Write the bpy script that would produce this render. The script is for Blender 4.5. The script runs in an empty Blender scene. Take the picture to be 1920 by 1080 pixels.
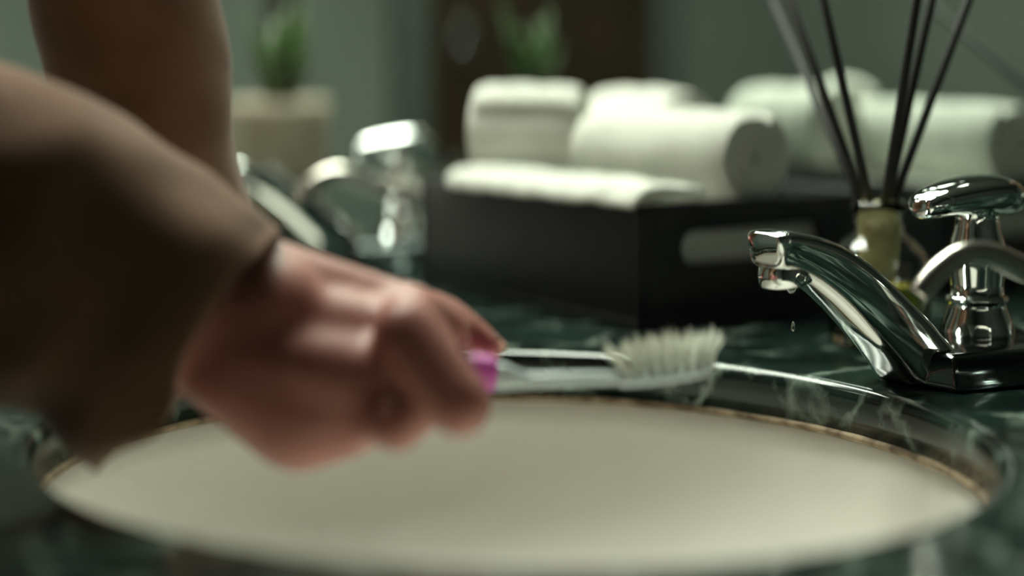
import bpy, bmesh, math, random
from mathutils import Vector, Matrix, noise
random.seed(7)
PI = math.pi
C = bpy.context.scene.collection
S = bpy.context.scene

# ------------------------------------------------------------------ frames of reference
# world x = across the counter towards the mirror, world y = along the counter, z up, counter top at z = TOP
TOP = 0.85
EYE = 0.166            # camera height above the counter
CH, SH = math.cos(math.radians(34)), math.sin(math.radians(34))
def W(x, y, z):        # camera-heading ground coordinates -> world
    return Vector((CH*x + SH*y, -SH*x + CH*y, z + TOP))
DD = 0.0
def P(px, py, d):      # a point d metres away that the photograph shows at px, py
    d += DD
    return W((px-960)*d/3600, d, EYE-(py-60)*d/3600)

# ------------------------------------------------------------------ camera
cd = bpy.data.cameras.new('camera'); cam = bpy.data.objects.new('camera', cd); C.objects.link(cam)
cam.location = (0, 0, TOP+EYE); cam.rotation_euler = (PI/2, 0, -math.radians(34))
cd.lens = 67.5; cd.sensor_width = 36; cd.shift_y = -0.25; cd.clip_start = 0.02
cd.dof.use_dof = True; cd.dof.focus_distance = 0.895; cd.dof.aperture_fstop = 1.9
cd.dof.aperture_ratio = 1.6; cd.dof.aperture_blades = 0
S.camera = cam
# ------------------------------------------------------------------ world, exposure
w = bpy.data.worlds.new('world'); S.world = w; w.use_nodes = True
w.node_tree.nodes['Background'].inputs[0].default_value = (0.55, 0.75, 0.65, 1)
w.node_tree.nodes['Background'].inputs[1].default_value = 0.01
S.view_settings.view_transform = 'Standard'; S.view_settings.look = 'None'
S.view_settings.gamma = 1; S.view_settings.use_curve_mapping = False
S.view_settings.exposure = -0.1
S.cycles.use_denoising = True
S.cycles.max_bounces = 10; S.cycles.transparent_max_bounces = 12
S.cycles.sample_clamp_indirect = 30
S.cycles.caustics_reflective = True
LIGHT = (0.93, 1.0, 0.84)
def area(name, loc, size, power, rot=(0, 0, 0), sy=None, spread=180):
    l = bpy.data.lights.new(name, 'AREA'); l.energy = power; l.color = LIGHT
    l.shape = 'RECTANGLE'; l.size = size; l.size_y = sy or size; l.spread = math.radians(spread)
    o = bpy.data.objects.new(name, l); C.objects.link(o); o.location = loc; o.rotation_euler = rot
    return o
area('ceiling_light_lamp', (0.40, 1.85, 2.55), 0.55, 30, sy=0.9)
area('ceiling_light_lamp', (-0.9, 3.0, 2.55), 0.5, 9, sy=0.5)
area('ceiling_light_lamp', (0.58, 1.30, 2.55), 0.32, 15.5, sy=0.32)  # added overhead lamp that brightens the basin and towels
area('mirror_light_lamp', (0.77, 1.45, TOP+0.98), 0.05, 7.5, rot=(0, math.radians(-12), 0), sy=0.9)

# ------------------------------------------------------------------ materials
def mat(name, col, rough=0.5, metal=0.0, **kw):
    m = bpy.data.materials.new(name); m.use_nodes = True
    b = m.node_tree.nodes['Principled BSDF']
    b.inputs['Base Color'].default_value = (*col, 1); b.inputs['Roughness'].default_value = rough
    b.inputs['Metallic'].default_value = metal
    for k, v in kw.items():
        b.inputs[k.replace('_', ' ')].default_value = v
    return m
def nodes(m): return m.node_tree.nodes, m.node_tree.links, m.node_tree.nodes['Principled BSDF']
def vary(m, scale, c1, c2, detail=4, bump=0.0, bscale=None, dist=0.001):
    n, l, b = nodes(m)
    tc = n.new('ShaderNodeTexCoord'); t = n.new('ShaderNodeTexNoise'); t.inputs['Scale'].default_value = scale
    t.inputs['Detail'].default_value = detail; l.new(tc.outputs['Object'], t.inputs['Vector'])
    r = n.new('ShaderNodeValToRGB'); r.color_ramp.elements[0].color = (*c1, 1); r.color_ramp.elements[1].color = (*c2, 1)
    r.color_ramp.elements[0].position = 0.35; r.color_ramp.elements[1].position = 0.65
    l.new(t.outputs['Fac'], r.inputs['Fac']); l.new(r.outputs['Color'], b.inputs['Base Color'])
    if bump:
        t2 = n.new('ShaderNodeTexNoise'); t2.inputs['Scale'].default_value = bscale or scale*4; t2.inputs['Detail'].default_value = 3
        l.new(tc.outputs['Object'], t2.inputs['Vector'])
        bp = n.new('ShaderNodeBump'); bp.inputs['Strength'].default_value = bump; bp.inputs['Distance'].default_value = dist
        l.new(t2.outputs['Fac'], bp.inputs['Height']); l.new(bp.outputs['Normal'], b.inputs['Normal'])
    return m
def marble():
    m = mat('green_marble', (0.02, 0.04, 0.03), 0.14)
    n, l, b = nodes(m)
    tc = n.new('ShaderNodeTexCoord')
    warp = n.new('ShaderNodeTexNoise'); warp.inputs['Scale'].default_value = 14; warp.inputs['Detail'].default_value = 6
    l.new(tc.outputs['Object'], warp.inputs['Vector'])
    mx = n.new('ShaderNodeMix'); mx.data_type = 'VECTOR'; mx.inputs['Factor'].default_value = 0.10
    l.new(tc.outputs['Object'], mx.inputs['A']); l.new(warp.outputs['Color'], mx.inputs['B'])
    base = n.new('ShaderNodeTexNoise'); base.inputs['Scale'].default_value = 16; base.inputs['Detail'].default_value = 8
    l.new(mx.outputs['Result'], base.inputs['Vector'])
    r = n.new('ShaderNodeValToRGB'); e = r.color_ramp.elements
    e[0].position = 0.36; e[0].color = (0.003, 0.006, 0.0055, 1); e[1].position = 0.70; e[1].color = (0.016, 0.036, 0.028, 1)
    l.new(base.outputs['Fac'], r.inputs['Fac'])
    vo = n.new('ShaderNodeTexVoronoi'); vo.feature = 'DISTANCE_TO_EDGE'; vo.inputs['Scale'].default_value = 24
    l.new(mx.outputs['Result'], vo.inputs['Vector'])
    vr = n.new('ShaderNodeValToRGB'); e = vr.color_ramp.elements
    e[0].position = 0.0; e[0].color = (1, 1, 1, 1); e[1].position = 0.10; e[1].color = (0, 0, 0, 1)
    l.new(vo.outputs['Distance'], vr.inputs['Fac'])
    mask = n.new('ShaderNodeTexNoise'); mask.inputs['Scale'].default_value = 30; mask.inputs['Detail'].default_value = 5
    l.new(tc.outputs['Object'], mask.inputs['Vector'])
    mr = n.new('ShaderNodeValToRGB'); e = mr.color_ramp.elements; e[0].position = 0.46; e[1].position = 0.68
    l.new(mask.outputs['Fac'], mr.inputs['Fac'])
    mu = n.new('ShaderNodeMath'); mu.operation = 'MULTIPLY'
    l.new(vr.outputs['Color'], mu.inputs[0]); l.new(mr.outputs['Color'], mu.inputs[1])
    fm = n.new('ShaderNodeMix'); fm.data_type = 'RGBA'
    l.new(mu.outputs[0], fm.inputs['Factor']); l.new(r.outputs['Color'], fm.inputs['A'])
    fm.inputs['B'].default_value = (0.26, 0.33, 0.28, 1)
    l.new(fm.outputs['Result'], b.inputs['Base Color'])
    return m
M = {}
M['marble'] = marble()
M['ceramic'] = mat('ceramic', (0.86, 0.84, 0.78), 0.22)
M['caulk'] = vary(mat('old_sealant', (0.2, 0.12, 0.06), 0.7), 90, (0.10, 0.055, 0.025), (0.36, 0.27, 0.17))
M['chrome'] = mat('chrome', (0.72, 0.74, 0.73), 0.045, 1.0)
M['nickel'] = mat('brushed_nickel', (0.66, 0.61, 0.56), 0.24, 1.0)
M['dark_hole'] = mat('dark_mesh', (0.03, 0.03, 0.03), 0.4, 0.6)
M['towel'] = vary(mat('terry', (0.8, 0.8, 0.74), 0.95), 40, (0.60, 0.61, 0.55), (0.67, 0.67, 0.61), bump=0.5, bscale=700, dist=0.0015)
M['leather'] = vary(mat('black_leatherette', (0.012, 0.013, 0.014), 0.5, Specular_IOR_Level=0.3), 60, (0.011, 0.012, 0.014), (0.016, 0.017, 0.018), bump=0.3, bscale=900, dist=0.0004)
M['sleeve'] = vary(mat('brown_wool', (0.12, 0.07, 0.035), 0.92, Sheen_Weight=0.15), 30, (0.17, 0.082, 0.046), (0.21, 0.105, 0.06), bump=0.25, bscale=600, dist=0.0008)
M['skin'] = vary(mat('skin', (0.55, 0.32, 0.25), 0.48, Subsurface_Weight=0.18, Subsurface_Scale=0.012), 25, (0.37, 0.125, 0.10), (0.45, 0.18, 0.145), bump=0.25, bscale=350, dist=0.0006)
M['nail'] = mat('fingernail', (0.72, 0.36, 0.28), 0.25)
M['hair'] = mat('dark_hair', (0.03, 0.02, 0.015), 0.5)
M['trousers'] = mat('dark_trousers', (0.03, 0.03, 0.035), 0.9)
M['shoe'] = mat('black_shoe', (0.015, 0.012, 0.01), 0.35)
M['pink'] = mat('pink_rubber', (0.56, 0.09, 0.43), 0.42, Subsurface_Weight=0.2, Subsurface_Scale=0.004)
M['clear'] = mat('clear_plastic', (0.58, 0.66, 0.66), 0.2, Transmission_Weight=0.15, IOR=1.46)
M['bristle'] = mat('nylon_bristle', (0.88, 0.90, 0.82), 0.55, Subsurface_Weight=0.1, Subsurface_Scale=0.003)
M['glass'] = mat('clear_glass', (0.95, 0.97, 0.95), 0.02, Transmission_Weight=1.0, IOR=1.46)
M['oil'] = mat('amber_oil', (0.78, 0.66, 0.10), 0.02, Transmission_Weight=1.0, IOR=1.40)
M['collar'] = mat('straw_stopper', (0.50, 0.45, 0.20), 0.5)
M['reed'] = mat('black_reed', (0.012, 0.010, 0.010), 0.7)
M['water'] = mat('water', (1, 1, 1), 0.0, Transmission_Weight=1.0, IOR=1.33)
M['mirror'] = mat('mirror_glass', (0.83, 0.89, 0.85), 0.01, 1.0)
M['wall'] = vary(mat('green_plaster', (0.16, 0.2, 0.16), 0.7), 3, (0.18, 0.21, 0.18), (0.24, 0.27, 0.23))
M['dark_wall'] = vary(mat('dark_green_plaster', (0.05, 0.06, 0.05), 0.6), 3, (0.03, 0.04, 0.034), (0.05, 0.062, 0.052))
M['ceiling'] = mat('pale_ceiling', (0.22, 0.23, 0.21), 0.9)
M['floor'] = vary(mat('dark_stone_floor', (0.05, 0.06, 0.055), 0.3), 6, (0.035, 0.045, 0.04), (0.075, 0.085, 0.075))
M['wood'] = vary(mat('dark_wood', (0.04, 0.025, 0.015), 0.4), 14, (0.03, 0.018, 0.01), (0.06, 0.035, 0.02))
M['pot'] = vary(mat('beige_stoneware', (0.4, 0.35, 0.27), 0.7), 30, (0.30, 0.26, 0.19), (0.40, 0.35, 0.27))
M['soil'] = mat('potting_soil', (0.03, 0.02, 0.012), 1)
M['leaf'] = vary(mat('leaf', (0.05, 0.12, 0.03), 0.45), 30, (0.02, 0.05, 0.01), (0.045, 0.09, 0.02))
lampm = mat('lamp_diffuser', (0.9, 0.9, 0.85), 0.4)
_n, _l, _b = nodes(lampm); _b.inputs['Emission Color'].default_value = (*LIGHT, 1); _b.inputs['Emission Strength'].default_value = 5.0
M['lamp'] = lampm
spotm = mat('downlight_bulb', (0.9, 0.9, 0.85), 0.4)
_n, _l, _b = nodes(spotm); _b.inputs['Emission Color'].default_value = (*LIGHT, 1); _b.inputs['Emission Strength'].default_value = 330.0
M['bulb'] = spotm
M['jamb'] = mat('grey_green_paint', (0.12, 0.14, 0.12), 0.5)
M['shaded_chrome'] = mat('chrome_dark_reflection', (0.10, 0.12, 0.12), 0.12, 1.0)  # chrome with its dark reflections put into the base colour
M['white_metal'] = mat('white_metal', (0.6, 0.6, 0.57), 0.4)

# ------------------------------------------------------------------ builders
def obj(name, bm, m, parent=None, smooth=True):
    me = bpy.data.meshes.new(name); bm.normal_update(); bm.to_mesh(me); bm.free()
    if smooth:
        me.polygons.foreach_set('use_smooth', [True]*len(me.polygons))
    me.materials.append(m)
    o = bpy.data.objects.new(name, me); C.objects.link(o)
    if parent: o.parent = parent; o.matrix_parent_inverse = parent_inv(parent)
    return o
def parent_inv(p):
    bpy.context.view_layer.update()
    return p.matrix_world.inverted()
def tag(o, label, cat, group=None):
    o['label'] = label; o['category'] = cat
    if group: o['group'] = group
    return o
def thing(name, label, cat, loc, group=None):
    o = bpy.data.objects.new(name, None); C.objects.link(o); o.location = loc; o.empty_display_size = 0.03
    return tag(o, label, cat, group)
def struct(name, bm, m, smooth=False):
    o = obj(name, bm, m, None, smooth); o['kind'] = 'structure'; return o
def box(bm, a, b, mx=None):
    r = bmesh.ops.create_cube(bm, size=1)['verts']
    for v in r:
        v.co = Vector(((a[i]+b[i])/2 + v.co[i]*(b[i]-a[i]) for i in range(3)))
        if mx: v.co = mx @ v.co
    return r
def nb(): return bmesh.new()
def bevel_mod(o, wd, seg=3):
    m = o.modifiers.new('bevel', 'BEVEL'); m.width = wd; m.segments = seg; m.limit_method = 'ANGLE'; m.angle_limit = 0.6
    o.data.polygons.foreach_set('use_smooth', [True]*len(o.data.polygons))
    return o
def lathe(bm, prof, c, seg=40, axis=Vector((0, 0, 1)), cap=True):
    q = Vector((0, 0, 1)).rotation_difference(axis.normalized()).to_matrix()
    rings = []
    for r, z in prof:
        rings.append([bm.verts.new(c + q @ Vector((r*math.cos(2*PI*i/seg), r*math.sin(2*PI*i/seg), z))) for i in range(seg)])
    for a, b in zip(rings, rings[1:]):
        for i in range(seg):
            bm.faces.new((a[i], a[(i+1) % seg], b[(i+1) % seg], b[i]))
    if cap:
        bm.faces.new(rings[0][::-1]); bm.faces.new(rings[-1])
def loft(bm, rings, cap=True):
    vs = [[bm.verts.new(p) for p in r] for r in rings]; n = len(vs[0])
    for a, b in zip(vs, vs[1:]):
        for i in range(n):
            bm.faces.new((a[i], a[(i+1) % n], b[(i+1) % n], b[i]))
    if cap:
        bm.faces.new(vs[0][::-1]); bm.faces.new(vs[-1])
def smoothpath(pts, n):            # Catmull-Rom through tuples of numbers
    out = []
    k = len(pts)
    for i in range(n+1):
        t = i/n*(k-1); j = min(int(t), k-2); f = t-j
        p = [pts[max(j-1, 0)], pts[j], pts[j+1], pts[min(j+2, k-1)]]
        out.append(tuple(0.5*(2*b+(c-a)*f+(2*a-5*b+4*c-d)*f*f+(3*b-a-3*c+d)*f**3) for a, b, c, d in zip(*p)))
    return out
def tube(bm, pts, seg=12, side=None):   # pts: (x,y,z,r)
    rings = []
    for i, p in enumerate(pts):
        a = Vector(pts[max(i-1, 0)][:3]); b = Vector(pts[min(i+1, len(pts)-1)][:3])
        t = (b-a).normalized(); s = t.cross(side or Vector((0.013, 0.02, 1))).normalized(); q = s.cross(t)
        r = p[3]
        rings.append([Vector(p[:3])+s*r*math.cos(2*PI*k/seg)+q*r*math.sin(2*PI*k/seg) for k in range(seg)])
    loft(bm, rings)
def capsule(bm, a, b, ra, rb, seg=20):
    a, b = Vector(a), Vector(b)
    for c, r in ((a, ra), (b, rb)):
        bmesh.ops.create_icosphere(bm, subdivisions=3, radius=r, matrix=Matrix.Translation(c))
    d = (b-a)
    if d.length < 1e-5: return
    t = d.normalized(); s = t.orthogonal().normalized(); q = t.cross(s)
    k = (ra-rb)/d.length; k = max(-0.95, min(0.95, k)); cs = math.sqrt(1-k*k)
    A, B = a+t*ra*k, b+t*rb*k
    loft(bm, [[A+(s*math.cos(x)+q*math.sin(x))*ra*cs for x in (2*PI*i/seg for i in range(seg))],
              [B+(s*math.cos(x)+q*math.sin(x))*rb*cs for x in (2*PI*i/seg for i in range(seg))]])
def copy_tree(o, off, parent=None):
    c = o.copy(); C.objects.link(c)
    if parent:
        mi = o.matrix_parent_inverse.copy(); c.parent = parent; c.matrix_parent_inverse = mi
    else: c.location = o.location + off
    for ch in list(o.children): copy_tree(ch, off, c)
    return c

# ------------------------------------------------------------------ room
X0, X1, Y0, Y1, H = -1.9, 0.885, -1.0, 4.0, 2.6
b = nb(); box(b, (X0-.1, Y0-.1, -.05), (X1+.1, Y1+.1, 0)); struct('floor', b, M['floor'])
b = nb(); box(b, (X0-.1, Y0-.1, H), (X1+.1, Y1+.1, H+.05)); struct('ceiling', b, M['ceiling'])
b = nb(); box(b, (X1, Y0-.1, 0), (X1+.1, Y1+.1, H)); struct('wall_right', b, M['wall'])
b = nb(); box(b, (X0-.1, Y0-.1, 0), (X0, Y1+.1, H)); struct('wall_left', b, M['wall'])
b = nb(); box(b, (X0, Y1, 0), (X1, Y1+.1, H)); struct('wall_back', b, M['wall'])
b = nb(); box(b, (X0, Y0-.1, 0), (X1, Y0, H)); struct('wall_front', b, M['dark_wall'])
# door in the back wall, seen only as blurred upright bands in the mirror
d = bpy.data.objects.new('door_1', None); C.objects.link(d); d.location = (-1.05, Y1, 0); d['kind'] = 'structure'
b = nb(); box(b, (-1.40, Y1-.03, 0), (-.70, Y1-.005, 2.05)); bevel_mod(obj('door_leaf', b, M['wood'], d, False), .003)
for x in (-1.48, -.70):
    b = nb(); box(b, (x, Y1-.05, 0), (x+.08, Y1-.001, 2.13)); bevel_mod(obj('door_jamb', b, M['jamb'], d, False), .004)
b = nb(); box(b, (-1.48, Y1-.05, 2.05), (-.62, Y1-.002, 2.13)); obj('door_head', b, M['jamb'], d, False)
b = nb(); lathe(b, [(.004, 0), (.009, .02), (.024, .035), (.026, .05), (.015, .06)], Vector((-.78, Y1-.03, 1.0)), 20, Vector((0, -1, 0))); obj('door_handle', b, M['chrome'], d)
for i, x in enumerate((-.35, .12, .5)):
    b = nb(); box(b, (x, Y1-.02, 0.1), (x+.05, Y1-.0005, H)); struct('trim_%d' % (i+1), b, M['wood'])
for nm, a, c in (('baseboard_back', (X0, Y1-.015, 0), (X1-.45, Y1-.0004, .1)), ('baseboard_left', (X0+.0004, Y0, 0), (X0+.015, Y1-.02, .1))):
    b = nb(); box(b, a, c); struct(nm, b, M['wood'])
# mirror
MX = 0.862
t = thing('wall_mirror', 'large frameless wall mirror behind the taps and the towel tray', 'mirror', (X1, 1.6, TOP+.001))
b = nb(); box(b, (MX, .02, TOP+.001), (MX+.006, 3.6, TOP+1.1)); obj('mirror_glass', b, M['mirror'], t, False)
b = nb(); box(b, (MX+.0065, .02, TOP+.001), (X1-.0005, 3.6, TOP+1.1)); obj('backing', b, M['wood'], t, False)

# ------------------------------------------------------------------ counter and basins
BX, BY, AX, AY = 0.444, 0.662, 0.190, 0.205     # basin centre and half axes
DY = 0.555                                     # next basin
CX0, CX1 = 0.185, MX-.0005
ys = [0.12, BY+DY/2, BY+DY*1.5, BY+DY*2.5]
TH = 0.022
b = nb(); N = 160
for k in range(3):
    cy = BY+k*DY; y0, y1 = ys[k], ys[k+1]
    angs = [2*PI*i/N for i in range(N)]
    cor = [math.atan2(yy-cy, xx-BX) % (2*PI) for xx in (CX0, CX1) for yy in (y0, y1)]
    for ca in cor:
        j = min(range(len(angs)), key=lambda q: abs(angs[q]-ca)); angs[j] = ca
    def rect(a, ex=0):
        dx, dy = math.cos(a), math.sin(a); ts = []
        if dx > 1e-9: ts.append((CX1-BX)/dx)
        if dx < -1e-9: ts.append((CX0-BX)/dx)
        if dy > 1e-9: ts.append((y1-cy)/dy)
        if dy < -1e-9: ts.append((y0-cy)/dy)
        tt = min(ts); return BX+dx*tt, cy+dy*tt
    def ell(a, off):
        dx, dy = math.cos(a), math.sin(a); r = 1/math.sqrt((dx/AX)**2+(dy/AY)**2)+off
        return BX+dx*r, cy+dy*r
    rings = []
    rings.append([(*rect(a), TOP-TH) for a in angs])
    rings.append([(*rect(a), TOP) for a in angs])
    for off, dz in ((.0065, 0), (.0038, -.0004), (.0018, -.0015), (.0005, -.0033), (0, -.0055), (0, -TH)):
        rings.append([(*ell(a, off), TOP+dz) for a in angs])
    rings.append(rings[0])
    vs = [[b.verts.new(p) for p in r] for r in rings]
    for A, B in zip(vs, vs[1:]):
        for i in range(N):
            j = (i+1) % N
            f = b.faces.new((A[i], A[j], B[j], B[i]))
bmesh.ops.remove_doubles(b, verts=b.verts, dist=1e-5)
bmesh.ops.recalc_face_normals(b, faces=b.faces)
ct = obj('countertop', b, M['marble'], None, True)
for p in ct.data.polygons: p.use_smooth = abs(p.normal.z) < .999 and p.area < 4e-4
tag(ct, 'polished dark green marble countertop with pale veins around the white basin', 'countertop')
# cabinet carrying the counter
t = thing('vanity_cabinet', 'dark wooden vanity cabinet under the green marble countertop', 'cabinet', (.55, 1.2, 0))
b = nb(); box(b, (CX0+.04, .14, .1), (CX1, ys[3]-.02, TOP-.25)); obj('body', b, M['wood'], t, False)
b = nb(); box(b, (CX0+.03, .14, TOP-.25), (CX0+.045, ys[3]-.02, TOP-TH-.0005)); obj('apron', b, M['wood'], t, False)
b = nb(); box(b, (CX0+.08, .16, 0), (CX1, ys[3]-.04, .1)); obj('plinth', b, M['wood'], t, False)
for i in range(4):
    y = .17+i*.46
    b = nb(); box(b, (CX0+.02, y, .13), (CX0+.039, y+.44, TOP-.27)); dr = obj('door', b, M['wood'], t, False); bevel_mod(dr, .003)
    b = nb(); lathe(b, [(.004, 0), (.006, .012), (.011, .018), (.008, .024)], Vector((CX0+.02, y+(.40 if i % 2 == 0 else .04), .42)), 16, Vector((-1, 0, 0)))
    obj('knob', b, M['chrome'], dr)

def basin(cy, label):
    t = thing('basin', label, 'basin', (BX, cy, TOP-.16), 'undermount basins')
    b = nb(); prof = [(1.05, .0), (1.015, 0), (1.005, -.001)]
    D = .125
    for i in range(1, 19):
        a = i/18*PI/2
        prof.append((max(math.cos(a)**.72, .085), -.001-D*math.sin(a)**.95))
    R = []
    for s, z in prof:
        R.append([Vector((BX+AX*s*math.cos(2*PI*i/96), cy+AY*s*math.sin(2*PI*i/96), TOP-TH-.003+z)) for i in range(96)])
    low = [[p+Vector(((p.x-BX)*.05, (p.y-cy)*.05, -.008)) for p in r] for r in R]
    loft(b, low[::-1]+R, cap=False)
    bmesh.ops.recalc_face_normals(b, faces=b.faces)
    obj('bowl', b, M['ceramic'], t)
    b = nb(); R = []
    for i in range(128):
        a = 2*PI*i/128; wv = .0006*noise.noise(Vector((math.cos(a)*9, math.sin(a)*9, cy)))
        c = Vector((BX+(AX+.0002)*math.cos(a), cy+(AY+.0002)*math.sin(a), TOP-TH-.0014)); n_ = Vector((math.cos(a), math.sin(a), 0))
        R.append([c+n_*(.0022+wv)*math.cos(q)+Vector((0, 0, (.0017+wv)*math.sin(q))) for q in (2*PI*k/8 for k in range(8))])
    vs = [[b.verts.new(p) for p in r] for r in R]
    for i in range(128):
        for k in range(8):
            b.faces.new((vs[i][k], vs[(i+1) % 128][k], vs[(i+1) % 128][(k+1) % 8], vs[i][(k+1) % 8]))
    obj('sealant_ring', b, M['caulk'], t)['label'] = 'brown aged sealant ring'
    b = nb(); lathe(b, [(.020, -.004), (.023, .0), (.022, .002), (.017, .001), (.012, -.002), (.002, -.002)], Vector((BX, cy, TOP-TH-.127)), 32)
    obj('drain', b, M['chrome'], t)
basin(BY, 'white oval basin under the hand and the toothbrush')
basin(BY+DY, 'second white oval basin beyond the near one, beside the blurred far tap')
basin(BY+2*DY, 'third white oval basin, farthest along the counter, beyond the potted plant')

# ------------------------------------------------------------------ tap
def bezring(c, t, side, hh, hw, n=3.0, seg=28):
    up = side.cross(t).normalized()
    out = []
    for k in range(seg):
        a = 2*PI*k/seg; ca, sa = math.cos(a), math.sin(a)
        x = math.copysign(abs(ca)**(2/n), ca); y = math.copysign(abs(sa)**(2/n), sa)
        # flanks lean in towards the top
        out.append(c+side*hw*x*(1-.16*y)+up*hh*y)
    return out
FT = P(1842, 700, .94)
tap = thing('basin_tap', 'sharp chrome basin tap at the right edge, dripping over the basin', 'tap', (FT.x, FT.y, TOP), 'chrome basin taps')
k = .88/3600
spts = [(1433, 467, .866, 27, .0095), (1436, 466, .867, 32, .0115), (1444, 467, .868, 35.5, .0123), (1465, 471, .872, 39, .0128), (1520, 491, .880, 46, .0135), (1575, 529, .889, 52, .0145),
        (1627, 581, .898, 55, .0155), (1677, 636, .906, 58, .0165), (1716, 690, .912, 62, .018), (1738, 728, .915, 68, .019)]
sp = []
for q in smoothpath(spts, 36):
    c = P(q[0], q[1], q[2]); c.z = max(c.z, TOP+.004) if q is None else c.z
    sp.append((c.x, c.y, c.z, q[3]*k, q[4]))
side = Vector((0, 1, 0))
R = []
for i, q in enumerate(sp):
    a = Vector(sp[max(i-1, 0)][:3]); c = Vector(sp[min(i+1, len(sp)-1)][:3])
    R.append(bezring(Vector(q[:3]), (c-a).normalized(), side, q[3], q[4], 4.2, 36))
for r in R[-6:]:
    for v in r: v.z = max(v.z, TOP+.0015)
b = nb(); loft(b, R); bmesh.ops.recalc_face_normals(b, faces=b.faces)
o = obj('spout', b, M['chrome'], tap); bevel_mod(o, .0018, 3)
ac = P(1472, 512, .874); ax = Vector((-.16, 0, 1))
b = nb(); lathe(b, [(.0085, -.0052), (.0118, -.0048), (.0128, -.0035), (.0128, .0005), (.0120, .003), (.010, .008)], ac, 36, ax)
aer = obj('aerator', b, M['chrome'], tap)
b = nb(); lathe(b, [(.0078, -.0056), (.0078, -.004)], ac, 24, ax); obj('aerator_screen', b, M['dark_hole'], aer)
# deck block under spout and handle
b = nb()
z0, z1 = TOP+.0002, TOP+.017
def quad(z, g):
    q = [W(.178-g, .915, 0), W(.2035, .880-g, 0), W(.262, .905-g, 0), W(.262+g, .975, 0), W(.20-g, .965+g, 0)]
    return [Vector((p.x, p.y, z)) for p in q]
loft(b, [quad(z0, .001), quad(z0+.006, 0), quad(z1-.002, -.004), quad(z1, -.007)])
bmesh.ops.recalc_face_normals(b, faces=b.faces)
o = obj('deck_plate', b, M['shaded_chrome'], tap, False); bevel_mod(o, .004, 4)
# vase shaped handle column
HC = Vector((FT.x, FT.y, TOP)); HC = W((1832-960)*.945/3600, .945, 0)
prof = [(.0105, .006), (.0125, .008), (.0160, .0115), (.0179, .0160), (.0181, .020), (.0168, .0250), (.0142, .0305), (.0135, .0335),
        (.0151, .0342), (.0153, .0352), (.0147, .0362), (.0130, .0368), (.0128, .042), (.0138, .050), (.0140, .057), (.0130, .063), (.0112, .069), (.0106, .074), (.0110, .078), (.013, .081)]
b = nb(); lathe(b, [(r, z) for r, z in prof], HC, 48); obj('handle_column', b, M['chrome'], tap)
# lever: flat drop shape with upturned tip, pointing over the basin
b = nb(); R = []
lp = smoothpath([(a_, b_+.0006, c_*1.18, d_) for a_, b_, c_, d_ in [(-.041, .0795, .0010, .003), (-.0395, .0805, .0040, .0080), (-.033, .0822, .0058, .0120), (-.022, .0838, .0068, .0145),
      (-.008, .0850, .0078, .0170), (.006, .0853, .0084, .0185), (.016, .0840, .0078, .0165), (.0225, .0815, .0055, .011), (.0245, .080, .001, .003)]], 30)
for i, q in enumerate(lp):
    c = HC+Vector((q[0], 0, q[1])); R.append(bezring(c, Vector((1, 0, .05)), side, q[2], q[3], 2.3, 32))
loft(b, R); bmesh.ops.recalc_face_normals(b, faces=b.faces); obj('handle_lever', b, M['chrome'], tap)
# curved side lever nearer the camera
cl = [P(1722, 552, .800), P(1738, 532, .801), P(1765, 503, .803), P(1795, 482, .806), P(1830, 474, .810), P(1868, 482, .814), (P(1925, 507, .82)),
      W(.247, .83, .058), W(.268, .84, .047), W(.275, .843, .038)]
rr = [.0046, .0050, .0050, .0050, .0052, .0056, .0060, .0065, .007, .007]
b = nb(); tube(b, smoothpath([(c.x, c.y, c.z, r) for c, r in zip(cl, rr)], 50), 20, Vector((0, 1, 0.01)))
o = obj('side_lever', b, M['nickel'], tap); o['label'] = 'arched satin side lever'
SC = W(.276, .8435, 0)
b = nb(); lathe(b, [(.020, .0003), (.021, .003), (.016, .007), (.012, .014), (.011, .026), (.0125, .036), (.012, .044), (.007, .048)], SC, 36)
obj('side_column', b, M['chrome'], tap)
far = copy_tree(tap, Vector((0, DY, 0)))
far['label'] = 'blurred second chrome tap left of the black towel tray, behind the arm'
# water
def droplet(c, r, l, name, label):
    b = nb(); pr = []
    for i in range(13):
        a = i/12*PI
        pr.append((max(r*math.sin(a)*(1-.35*(i/12)), .00005), -math.cos(a)*l))
    lathe(b, pr, c, 20); return tag(obj(name, b, M['water']), label, 'water drop')
droplet(P(1484, 538, .874), .0026, .0030, 'water_drop', 'clear water drop hanging under the mouth of the near tap')
droplet(P(1487, 612, .874), .0011, .0022, 'water_drop', 'small water drop falling below the near tap')

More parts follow.
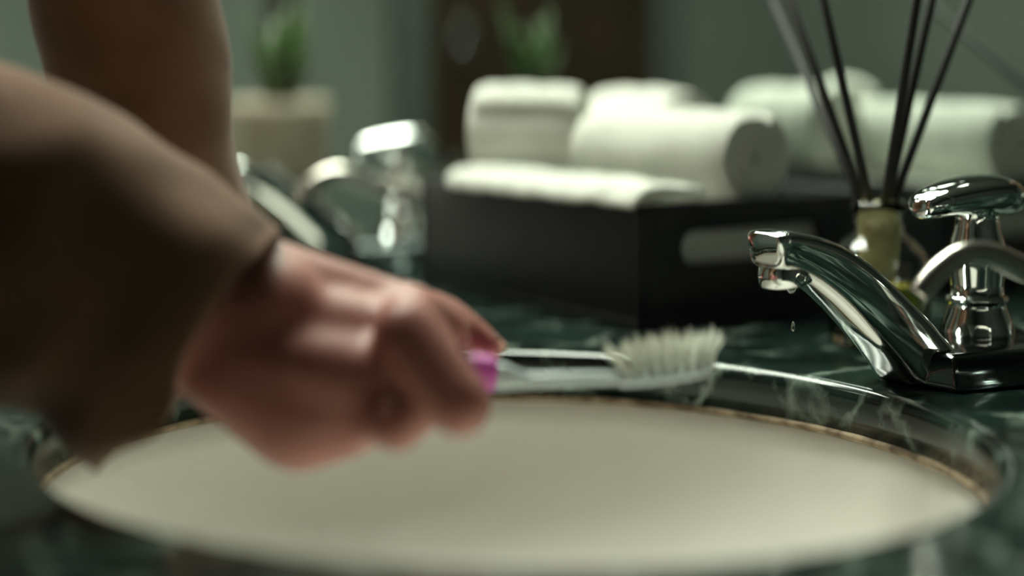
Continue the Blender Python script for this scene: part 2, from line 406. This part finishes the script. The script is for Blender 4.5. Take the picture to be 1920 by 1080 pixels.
# ------------------------------------------------------------------ towel tray
TW, TL, THT = .182, .230, .070
TC = W(.070, 1.063, 0)     # near left corner
tx, ty = TC.x, TC.y
tray = thing('towel_tray', 'black leatherette towel tray with a rounded handle slot in its end', 'tray', (tx+TW/2, ty+TL/2, TOP))
wt = .005
b = nb(); box(b, (tx, ty, TOP+.0005), (tx+TW, ty+TL, TOP+.006)); bevel_mod(obj('base', b, M['leather'], tray, False), .0015)
for xx in (tx, tx+TW-wt):
    b = nb(); box(b, (xx, ty+wt, TOP+.006), (xx+wt, ty+TL-wt, TOP+THT)); bevel_mod(obj('long_side', b, M['leather'], tray, False), .0015)
def slotted(yy, name):
    b = nb(); sx0, sx1, sz0, sz1 = tx+.031, tx+.137, TOP+.035, TOP+.053
    cz, r = (sz0+sz1)/2, (sz1-sz0)/2
    inner = []
    for i in range(17): a = -PI/2+PI*i/16; inner.append((sx1-r+r*math.cos(a), cz+r*math.sin(a)))
    for i in range(17): a = PI/2+PI*i/16; inner.append((sx0+r+r*math.cos(a), cz+r*math.sin(a)))
    mx_, mz = (sx0+sx1)/2, cz
    n = len(inner); outer = []
    for (x, z) in inner:
        dx, dz = x-mx_, z-mz; ts = []
        if abs(dx) > 1e-9: ts.append(((tx+TW if dx > 0 else tx)-mx_)/dx)
        if abs(dz) > 1e-9: ts.append(((TOP+THT if dz > 0 else TOP+.006)-mz)/dz)
        tt = min(ts); outer.append((mx_+dx*tt, mz+dz*tt))
    for cx_, cz_ in ((tx, TOP+.006), (tx+TW, TOP+.006), (tx, TOP+THT), (tx+TW, TOP+THT)):
        j = min(range(n), key=lambda q: (outer[q][0]-cx_)**2+(outer[q][1]-cz_)**2); outer[j] = (cx_, cz_)
    rg = [[b.verts.new((x, y, z)) for x, z in L] for L, y in ((outer, yy), (inner, yy), (inner, yy+wt), (outer, yy+wt))]
    rg.append(rg[0])
    for A, B in zip(rg, rg[1:]):
        for i in range(n): b.faces.new((A[i], A[(i+1) % n], B[(i+1) % n], B[i]))
    bmesh.ops.recalc_face_normals(b, faces=b.faces)
    bevel_mod(obj(name, b, M['leather'], tray, False), .001, 2)
slotted(ty, 'end_panel'); slotted(ty+TL-wt, 'end_panel')

def folded(x0, x1, y0, y1, z0, th, label, n=3):
    o = thing('folded_towel', label, 'towel', ((x0+x1)/2, (y0+y1)/2, TOP+z0), 'flat folded towels in the tray')
    for q in range(n):
        b = nb(); box(b, (x0+.002*(q % 2), y0, TOP+z0+q*th/n), (x1-.002*((q+1) % 2), y1, TOP+z0+(q+.96)*th/n))
        bmesh.ops.subdivide_edges(b, edges=b.edges, cuts=9, use_grid_fill=True)
        for v in b.verts:
            v.co += Vector((.0015*noise.noise(v.co*25), .002*noise.noise(v.co*22+Vector((4, 0, 0))), .0012*noise.noise(v.co*30)))
        bevel_mod(obj('fold', b, M['towel'], o), .003, 3)
folded(tx+.009, tx+TW-.009, ty+.009, ty+TL-.009, .007, .026, 'lowest flat folded white towel, seen through the tray handle slot')
folded(tx+.009, tx+TW-.009, ty+.009, ty+TL-.009, .034, .025, 'flat folded white towel under the rolls, upper of two in the tray', 3)
# liner towel whose edge folds over the long rim
b = nb(); nx, ny = 8, 34; g = []
for i in range(nx+1):
    row = []
    for j in range(ny+1):
        f = i/nx; y = ty-.002+(TL*.87)*j/ny
        x = tx-.0035+.052*f; z = TOP+THT+.0025+.0022*math.sin(f*PI)
        if i == 0: z = TOP+THT-.004
        row.append(b.verts.new((x+.0018*noise.noise(Vector((f*2, j*.35, 0))), y, z+.0035*abs(noise.noise(Vector((f*1.5, j*.22, 7)))))))
    g.append(row)
for i in range(nx):
    for j in range(ny): b.faces.new((g[i][j], g[i+1][j], g[i+1][j+1], g[i][j+1]))
o = obj('face_cloth', b, M['towel']); sm = o.modifiers.new('thick', 'SOLIDIFY'); sm.thickness = .005; sm.offset = 1
sb = o.modifiers.new('sub', 'SUBSURF'); sb.levels = sb.render_levels = 1
tag(o, 'thin white cloth edge lying over the long rim of the black tray', 'towel')

def roll(a, b_, r, label, seed):
    a, b_ = Vector(a), Vector(b_)
    t = (b_-a); L = t.length; t.normalize(); s = t.cross(Vector((0, 0, 1))).normalized(); q = s.cross(t)
    root = thing('rolled_towel', label, 'towel', (a+b_)/2-Vector((0, 0, r)), 'rolled hand towels in the tray')
    b = nb(); turns = 5.0; pitch = (r-.003)/turns; n = 190; m = 14; th = pitch*.86
    rows = []
    for i in range(n+1):
        f = i/n; ang = f*turns*2*PI+seed; rad = .002+pitch*turns*f
        out = []
        for j in range(m+1):
            h = j/m
            c = a+t*(L*h)
            edge = min(h, 1-h)*L
            shrink = 1-.10*math.exp(-edge/.006)
            jit = .0012*noise.noise(Vector((f*turns*3, h*4, seed)))+.0008*noise.noise(Vector((f*turns*9, h*14, seed)))
            st = (.003*noise.noise(Vector((f*6, seed, 0)))) if j in (0, m) else 0
            rr_ = rad*shrink+jit*(f > .6)
            out.append(c+t*st+(s*math.cos(ang)+q*math.sin(ang)*.97)*rr_)
        rows.append(out)
    vo = [[b.verts.new(p) for p in r_] for r_ in rows]
    for i in range(n):
        for j in range(m): b.faces.new((vo[i][j], vo[i][j+1], vo[i+1][j+1], vo[i+1][j]))
    bmesh.ops.recalc_face_normals(b, faces=b.faces)
    o = obj('rolled_cloth', b, M['towel'], root)
    sm = o.modifiers.new('thick', 'SOLIDIFY'); sm.thickness = th; sm.offset = 0
    bv = o.modifiers.new('bev', 'BEVEL'); bv.width = th*.33; bv.segments = 2; bv.limit_method = 'ANGLE'
    return root
def G(x, y, z): return W(x, y, z)
roll(G(.1425, 1.127, .0925), G(.058, 1.240, .0925), .0305, 'rolled white towel nearest the tray handle, its round end facing us', 1.0)
roll(G(.045, 1.262, .0995), G(-.022, 1.278, .0995), .032, 'rolled white towel at the far left end of the black tray', 2.4)

roll((.797, .975, TOP+.099), (.797, 1.062, TOP+.099), .031, 'rolled white towel at the back of the tray, closest to the mirror', 4.1)

# ------------------------------------------------------------------ reed diffuser
BC = W((1648-960)*1.02/3600, 1.02, 0)
df = thing('reed_diffuser', 'glass reed diffuser with yellow oil standing between tray and tap', 'diffuser', (BC.x, BC.y, TOP))
outp = [(.001, .0005), (.024, .0005), (.0265, .003), (.027, .008), (.027, .040), (.0255, .048), (.020, .0545), (.0150, .058), (.0134, .061), (.0134, .069), (.0150, .0705), (.0152, .0745), (.0135, .0762)]
inp = [(.0118, .0762), (.0118, .061), (.0130, .0565), (.0185, .0525), (.0235, .0465), (.0248, .040), (.0248, .009), (.0225, .006), (.001, .0055)]
b = nb(); lathe(b, outp+inp, BC, 48, cap=True); bmesh.ops.recalc_face_normals(b, faces=b.faces); obj('glass_bottle', b, M['glass'], df)
b = nb(); lathe(b, [(.001, .0057), (.0222, .0062), (.0246, .0092), (.0246, .032), (.001, .032)], BC, 48); obj('oil', b, M['oil'], df)
b = nb(); lathe(b, [(.0045, .034), (.0085, .0345), (.0105, .045), (.0114, .056), (.0115, .0745), (.0108, .0752), (.0045, .0752)], BC, 32); obj('stopper', b, M['collar'], df)
reeds = [(1510, 1.13, -.001), (1532, 1.06, .001), (1576, 1.035, -.0015), (1697, 1.01, .0005), (1716, 1.03, .002), (1764, 1.04, .0025)]
for px, dd, jx in reeds:
    nk = BC+Vector((0, 0, .074))+(P(px, 140, dd)-P(1640, 140, 1.02)).normalized()*.001
    nk += W(jx+(px-1640)*.00003, 0, 0)-W(0, 0, 0)
    nk.z = TOP+.074
    tp = P(px, 140, dd); e0 = BC+W(-(px-1640)*.00002, jx, 0)-W(0, 0, 0)
    e0.z = TOP+.048; dv = (tp-e0).normalized()
    e1 = e0+dv*.22
    b = nb(); tube(b, [(*e0, .0024), (*(e0.lerp(e1, .5)), .0024), (*e1, .0024)], 10, Vector((1, .2, 0)))
    obj('reed', b, M['reed'], df)

# ------------------------------------------------------------------ plant beyond the far basin
PC = W((525-960)*1.60/3600, 1.60, 0)
pl = thing('potted_plant', 'beige potted green plant blurred beyond the far tap', 'plant', (PC.x, PC.y, TOP))
b = nb(); lathe(b, [(.030, .0005), (.034, .003), (.040, .05), (.043, .100), (.044, .108), (.041, .109), (.038, .104), (.036, .098)], PC, 40); obj('pot', b, M['pot'], pl)
b = nb(); lathe(b, [(.001, .090), (.0365, .0905), (.0362, .0985), (.001, .1)], PC, 30); obj('soil', b, M['soil'], pl)
rnd = random.Random(3)
for i in range(12):
    a = i*2.4; rad = .002+.006*rnd.random(); hh = .05+.08*rnd.random()
    p0 = PC+Vector((.012*math.cos(a), .012*math.sin(a), .0985)); wv = Vector((math.cos(a), math.sin(a), 0)); sd = Vector((-math.sin(a), math.cos(a), 0))
    b = nb(); L = []; Rr = []; Cc = []
    for j in range(9):
        f = j/8; c = p0+wv*(rad*1.2*f+.014*f*f)+Vector((0, 0, hh*(f-.25*f*f)))
        wd = .0075*math.sin(PI*min(1, .06+f*.94))**.8+.0006
        L.append(b.verts.new(c-sd*wd+Vector((0, 0, .002)))); Cc.append(b.verts.new(c)); Rr.append(b.verts.new(c+sd*wd+Vector((0, 0, .002))))
    for j in range(8):
        b.faces.new((L[j], Cc[j], Cc[j+1], L[j+1])); b.faces.new((Cc[j], Rr[j], Rr[j+1], Cc[j+1]))
    o = obj('leaf', b, M['leaf'], pl); sm = o.modifiers.new('t', 'SOLIDIFY'); sm.thickness = .0008

# ------------------------------------------------------------------ toothbrush
DD = .035
tbp = P(900, 700, .722)
tb = thing('toothbrush', 'toothbrush with pink grip, clear neck and splayed white bristles held in the hand', 'toothbrush', tbp)
def bar(path, name, m, n=30, sq=2.6):
    b = nb(); R = []
    pp = smoothpath(path, n); pts = [P(q[0], q[1], q[2]) for q in pp]
    for i, q in enumerate(pp):
        t = (pts[min(i+1, n)]-pts[max(i-1, 0)]).normalized()
        sd = t.cross(Vector((0, 0, 1))).normalized()
        R.append(bezring(pts[i], t, -sd, q[3]*(q[2]+DD)/3600, q[4], sq, 20))
    loft(b, R); bmesh.ops.recalc_face_normals(b, faces=b.faces)
    return obj(name, b, m, tb)
bar([(610, 668, .722, 10, .003), (625, 669, .722, 20, .005), (720, 676, .722, 23, .006), (800, 684, .722, 24, .0062), (860, 692, .722, 25, .006)], 'handle', M['clear'])
bar([(800, 686, .7225, 28, .0066), (850, 692, .7225, 31, .007), (900, 697, .723, 33, .007), (925, 702, .7235, 31, .0066), (934, 703, .7235, 20, .005)], 'grip', M['pink'])['label'] = 'pink rubber grip'
bar([(915, 704, .7235, 26, .005), (945, 706, .724, 25, .0048), (985, 712, .725, 15, .0042), (1050, 711, .727, 14, .0038), (1110, 709, .73, 12.5, .0035), (1165, 708, .733, 11.5, .0036), (1190, 710, .734, 11, .0045)], 'neck', M['clear'])
hd = bar([(1160, 714, .733, 9, .003), (1170, 713, .733, 11, .005), (1200, 709, .734, 12, .0062), (1250, 704, .736, 12, .0068), (1300, 696, .738, 12, .0062), (1328, 689, .7395, 11, .0045), (1335, 687, .74, 7, .002)], 'head', M['clear'], sq=3)
rnd = random.Random(11)
h0, h1 = P(1172, 701, .733), P(1330, 677, .7395)
ax_ = (h1-h0).normalized(); sdv = ax_.cross(Vector((0, 0, 1))).normalized(); upv = sdv.cross(ax_)
for row in range(4):
    for c_ in range(8):
        f = c_/7; base = h0+(h1-h0)*(.03+.94*f)+sdv*((row-1.5)*.0027)-upv*.0015
        lean = ax_*(-.42*(1-f)**2.2*1.3+.50*f**2.5+rnd.uniform(-.20, .20))+sdv*((row-1.5)*.10+rnd.uniform(-.1, .1))
        Lh = .0150+rnd.uniform(-.0026, .0014)-.0015*f
        b = nb()
        for fb in range(44):
            jit = Vector((rnd.gauss(0, 1), rnd.gauss(0, 1), rnd.gauss(0, 1)))
            rb = jit*.0008
            d0 = (upv+lean*.55-jit*.012).normalized(); d1 = (upv+lean*1.25+jit*.07).normalized()
            ln = Lh*rnd.uniform(.86, 1.06)
            pA = base+rb; pB = pA+d0*ln*.5; pC = pB+d1*ln*.5
            rad = .00011; vs = []
            for pp_, r_ in ((pA, rad), (pB, rad), (pC, rad*.7)):
                vs.append([b.verts.new(pp_+(ax_*math.cos(x)+sdv*math.sin(x))*r_) for x in (0, 2*PI/3, 4*PI/3)])
            for A, B in zip(vs, vs[1:]):
                for i in range(3): b.faces.new((A[i], A[(i+1) % 3], B[(i+1) % 3], B[i]))
        obj('bristle_tuft', b, M['bristle'], hd, False)

# ------------------------------------------------------------------ person
per = thing('person', 'person in a brown coat at the basin, right hand gripping the toothbrush', 'person', (-.10, .80, 0))
b = nb()
def hc(a, c):     # a, c: px, py, distance, radius in px
    capsule(b, P(*a[:3]), P(*c[:3]), a[3]*(a[2]+DD)/3600, c[3]*(c[2]+DD)/3600)
# forearm and hand
EL = Vector((.12, .745, TOP+.15))
capsule(b, EL, P(400, 610, .70), .033, .028)
capsule(b, P(400, 610, .70), P(500, 590, .70), .027, .024)
hc((470, 532, .715, 96), (735, 585, .72, 62)); hc((450, 610, .70, 100), (760, 640, .70, 72))
hc((430, 665, .69, 92), (700, 715, .685, 84)); hc((430, 690, .69, 95), (560, 782, .69, 104)); hc((560, 782, .69, 104), (655, 765, .69, 92))
hc((560, 640, .71, 100), (690, 650, .71, 95))
# little finger side, nearest
hc((762, 622, .672, 66), (862, 760, .660, 64)); hc((862, 758, .662, 58), (812, 750, .672, 36)); hc((812, 750, .672, 38), (746, 794, .670, 56)); hc((746, 794, .670, 56), (700, 780, .68, 50))
# ring, middle (behind)
hc((770, 605, .694, 64), (846, 738, .690, 52)); hc((846, 738, .690, 50), (740, 745, .695, 46))
hc((768, 588, .714, 60), (842, 622, .725, 44)); hc((842, 622, .725, 44), (800, 700, .735, 40))
# index reaching along the brush
hc((752, 583, .735, 58), (838, 596, .745, 42)); hc((838, 596, .745, 42), (896, 634, .742, 34)); hc((896, 634, .742, 34), (932, 655, .738, 22))
# thumb on the far side
hc((560, 690, .735, 72), (690, 715, .752, 52)); hc((690, 715, .752, 52), (790, 716, .752, 42)); hc((790, 716, .752, 40), (862, 706, .748, 32))
# left arm and hand resting on the counter
LW = Vector((.411, .934, TOP+.055)); LE = Vector((.385, .955, TOP+.29)); LS = Vector((.04, 1.0, TOP+.46))
capsule(b, LS, LE, .048, .040); capsule(b, LE, LW, .040, .027)
capsule(b, LW, LW+Vector((.03, -.005, -.035)), .025, .018)
for dy, L_ in ((-.03, .052), (-.01, .062), (.01, .066), (.03, .058)):
    p0 = LW+Vector((.025, -.006+dy*.6, -.037)); p1 = p0+Vector((L_*.65, dy*.5, .004)); p2 = p1+Vector((L_*.7, dy*.3, -.013))
    capsule(b, p0, p1, .013, .0095); capsule(b, p1, p2, .0095, .0075)
p0 = LW+Vector((.0, -.01, -.03)); p1 = p0+Vector((.025, -.035, -.008)); capsule(b, p0, p1, .013, .010); capsule(b, p1, p1+Vector((.025, -.014, -.004)), .010, .0078)
# trunk, neck, head, legs
RS = Vector((.02, .62, TOP+.45)); capsule(b, RS, EL, .046, .033)
HPc = Vector((-.13, .80, TOP+.02)); CHc = Vector((.0, .80, TOP+.38))
for dy in (-.07, .07):
    capsule(b, HPc+Vector((0, dy, 0)), CHc+Vector((0, dy, 0)), .10, .10)
capsule(b, CHc+Vector((0, -.12, .05)), CHc+Vector((0, .12, .05)), .07, .07)
NK = Vector((.05, .80, TOP+.50)); HDc = Vector((.10, .80, TOP+.665))
capsule(b, CHc+Vector((0, 0, .05)), HDc, .06, .052)
capsule(b, HDc+Vector((-.02, 0, .03)), HDc+Vector((.02, 0, .035)), .082, .078); capsule(b, HDc+Vector((.02, 0, .0)), HDc+Vector((.05, 0, -.065)), .068, .034)
capsule(b, HDc+Vector((.098, 0, .015)), HDc+Vector((.112, 0, -.012)), .006, .012)
for dy in (-.08, .08): capsule(b, HDc+Vector((-.005, dy, .015)), HDc+Vector((-.002, dy, -.015)), .013, .009)
capsule(b, HDc+Vector((.078, -.018, -.048)), HDc+Vector((.078, .018, -.048)), .009, .009)
for dy in (-.09, .09):
    capsule(b, HPc+Vector((0, dy, -.02)), Vector((-.10, .80+dy, .47)), .085, .055); capsule(b, Vector((-.10, .80+dy, .47)), Vector((-.14, .80+dy, .09)), .055, .038)
    capsule(b, Vector((-.15, .80+dy, .055)), Vector((.0, .80+dy*1.15, .04)), .034, .028)
o = obj('body', b, M['skin'], per)
rm = o.modifiers.new('remesh', 'REMESH'); rm.mode = 'VOXEL'; rm.voxel_size = .0028; rm.use_smooth_shade = True
sm = o.modifiers.new('smooth', 'SMOOTH'); sm.factor = .6; sm.iterations = 9
def nail(c, nrm, fwd, ln, wd):
    b = nb(); s = nrm.cross(fwd).normalized()
    bmesh.ops.create_uvsphere(b, u_segments=16, v_segments=10, radius=1)
    for v in b.verts:
        q = v.co.copy(); v.co = c+fwd*(q.x*ln)+s*(q.y*wd)+nrm*(q.z*.0009-.0012*q.y*q.y)
    obj('fingernail', b, M['nail'], per)
fw = (P(945, 662, .737)-P(896, 634, .742)).normalized(); sdn = Vector((0, 0, 1)); nrm = (sdn-fw*sdn.dot(fw)).normalized()
nail(P(926, 640, .738), (nrm*.9+(W(0, -1, 0)-W(0, 0, 0))*.3).normalized(), fw, .0062, .0042)
for dy in (-.032, .032):
    b = nb(); bmesh.ops.create_uvsphere(b, u_segments=16, v_segments=12, radius=.011, matrix=Matrix.Translation(HDc+Vector((.083, dy, .022)))); obj('eye', b, M['white_metal'], per)
b = nb(); bmesh.ops.create_uvsphere(b, u_segments=32, v_segments=24, radius=.098, matrix=Matrix.Translation(HDc+Vector((-.022, 0, .045))))
for v in b.verts:
    if v.co.x > HDc.x+.045 and v.co.z < HDc.z+.07: v.co.x = HDc.x+.03
    v.co += Vector((0, 0, 1))*.004*noise.noise(v.co*40)
obj('hair', b, M['hair'], per)

def cloth_tube(rings, name, m, cuts=48, wob=.003, freq=14, thick=.004, cap=False, seed=0, bulge=0):
    """rings: centre, normal, radius a (up), radius b (sideways)"""
    b = nb(); R = []
    n = 64
    dense = smoothpath([(*c, *nn, ra, rb) for c, nn, ra, rb in rings], cuts)
    for i, q in enumerate(dense):
        c = Vector(q[:3]); t = Vector(q[3:6]).normalized(); s = t.cross(Vector((0, 0, 1)))
        s = s.normalized() if s.length > .05 else Vector((0, 1, 0)); u = s.cross(t).normalized()
        ring = []
        for k in range(n):
            a = 2*PI*k/n; p = c+u*q[6]*math.sin(a)+s*q[7]*math.cos(a)
            dirn = (p-c).normalized()
            fade = min(1, (len(dense)-1-i)/5+.15)
            wv = wob*(noise.noise(p*freq+Vector((seed, 0, 0)))+.5*noise.noise(p*freq*2.3+Vector((seed, 3, 0))))*fade
            h_ = math.sin(a); ramp = max(0, 1-(len(dense)-1-i)/14)**1.5
            ring.append(p+dirn*wv+t*bulge*ramp*math.exp(-((h_+.30)/.30)**2))
        R.append(ring)
    loft(b, R, cap=False)
    bmesh.ops.recalc_face_normals(b, faces=b.faces)
    o = obj(name, b, m, per)
    sm = o.modifiers.new('thick', 'SOLIDIFY'); sm.thickness = thick; sm.offset = -1
    return o
# right sleeve: wide cuff over the wrist
ca, cb = P(525, 426, .70), P(187, 880, .70); cc = (ca+cb)/2; cr = (ca-cb).length/2
dn = (P(355+455, 653+340, .70)-cc).normalized()
c1 = P(235, 560, .70); c2 = P(60, 475, .695); c3 = P(-160, 380, .69)
o = cloth_tube([(RS+Vector((0, .02, .01)), Vector((.1, .1, -1)), .075, .07), (Vector((.07, .70, TOP+.27)), Vector((.25, .4, -1)), .07, .065),
            (EL+Vector((-.006, .008, -.004)), ((c3-EL).normalized()+Vector((.1, .2, -.6))).normalized(), .068, .064), (c3, (c2-c3).normalized(), .063, .058), (c2, (c1-c2).normalized(), .060, .055), (c1, dn, .054, .051), (cc-dn*.012, dn, cr, .048), (cc, dn, cr, .047)],
           'right_sleeve', M['sleeve'], 70, .006, 16, .0035, bulge=.011)
o = cloth_tube([(LS+Vector((0, -.01, .01)), Vector((.6, 0, -.3)), .075, .07), (Vector((.24, .985, TOP+.40)), Vector((1, 0, -.3)), .07, .062), (LE+Vector((.0, 0, .0)), Vector((.4, -.1, -1)), .062, .058),
            (LE.lerp(LW, .35), Vector((.05, -.05, -1)), .051, .050), (LE.lerp(LW, .7), Vector((.05, -.05, -1)), .048, .046), (LW+Vector((0, 0, .005)), Vector((.05, -.05, -1)), .046, .043)],
           'left_sleeve', M['sleeve'], 60, .007, 13, .0035, seed=5)
tr = []
for z, x, rv, ru in ((-.20, -.13, .16, .235), (-.05, -.125, .155, .22), (.10, -.10, .145, .20), (.25, -.055, .14, .205), (.38, -.01, .135, .22), (.44, .01, .12, .215), (.485, .025, .09, .15), (.51, .035, .068, .072), (.53, .04, .066, .066)):
    tr.append((Vector((x, .80, TOP+z)), Vector((.0001, 0, 1)), rv, ru))
b = nb(); R = []
for i, q in enumerate(smoothpath([(c.x, c.y, c.z, a, d_) for c, n_, a, d_ in tr], 50)):
    ring = []
    for k_ in range(72):
        a = 2*PI*k_/72; p = Vector((q[0]+q[3]*math.cos(a), q[1]+q[4]*math.sin(a), q[2]))
        p += Vector((math.cos(a), math.sin(a), 0))*.008*noise.noise(p*9)
        ring.append(p)
    R.append(ring)
loft(b, R, cap=False); bmesh.ops.recalc_face_normals(b, faces=b.faces)
o = obj('coat', b, M['sleeve'], per); sm = o.modifiers.new('thick', 'SOLIDIFY'); sm.thickness = .004; sm.offset = -1
b = nb()
for dy in (-.09, .09):
    capsule(b, HPc+Vector((0, dy, -.02)), Vector((-.10, .80+dy, .47)), .095, .068); capsule(b, Vector((-.10, .80+dy, .47)), Vector((-.14, .80+dy, .10)), .068, .055)
o = obj('trousers', b, M['trousers'], per)
rm = o.modifiers.new('remesh', 'REMESH'); rm.mode = 'VOXEL'; rm.voxel_size = .008; rm.use_smooth_shade = True
for dy in (-.09, .09):
    b = nb(); capsule(b, Vector((-.155, .80+dy, .05)), Vector((.02, .80+dy*1.15, .045)), .046, .040); 
    for v in b.verts: v.co.z = max(v.co.z, .001)
    obj('shoe', b, M['shoe'], per)

DD = 0.0
# ------------------------------------------------------------------ lamps
def ceiling_panel(x, y, sx, sy, label):
    t = thing('ceiling_light', label, 'lamp', (x, y, H), 'ceiling light panels')
    b = nb(); box(b, (x-sx/2-.03, y-sy/2-.03, H-.035), (x+sx/2+.03, y+sy/2+.03, H-.0005)); obj('frame', b, M['white_metal'], t, False)
ceiling_panel(.40, 1.85, .55, .9, 'larger square ceiling light panel above the basins')
ceiling_panel(.58, 1.30, .32, .32, 'smallest ceiling light panel, added to brighten the basin and towels, between the basins and close to the mirror')  # frame for the added lamp over basin and towels
ceiling_panel(-.9, 3.0, .5, .5, 'smaller ceiling light panel near the door')
t = thing('mirror_light', 'long vanity light bar mounted high on the mirror', 'lamp', (MX, 1.45, TOP+1.0))
b = nb(); box(b, (.735, .97, TOP+.985), (.80, 1.93, TOP+1.02)); bevel_mod(obj('housing', b, M['white_metal'], t, False), .004)
b = nb(); box(b, (.80, 1.40, TOP+.985), (MX-.0005, 1.50, TOP+1.01)); obj('bracket', b, M['chrome'], t, False)
for i, (x, y) in enumerate(((.30, 1.28), (.66, 1.62), (.62, 2.2), (.05, 2.3), (-.35, 1.75))):
    t = thing('downlight', ['recessed downlight nearest the camera, over the far basin', 'recessed downlight close to the mirror, above the potted plant', 'recessed downlight close to the mirror, farthest along the counter',
        'recessed downlight between the two ceiling panels', 'recessed downlight farthest from the mirror, behind the person'][i], 'lamp', (x, y, H), 'recessed downlights')
    b = nb(); lathe(b, [(.034, -.002), (.050, -.002), (.052, -.006), (.048, -.010), (.038, -.010), (.034, -.006)], Vector((x, y, H)), 32, cap=False); obj('trim_ring', b, M['chrome'], t)
    b = nb(); lathe(b, [(.001, -.0035), (.033, -.0035), (.033, -.001), (.001, -.001)], Vector((x, y, H)), 24); obj('bulb', b, M['bulb'], t)
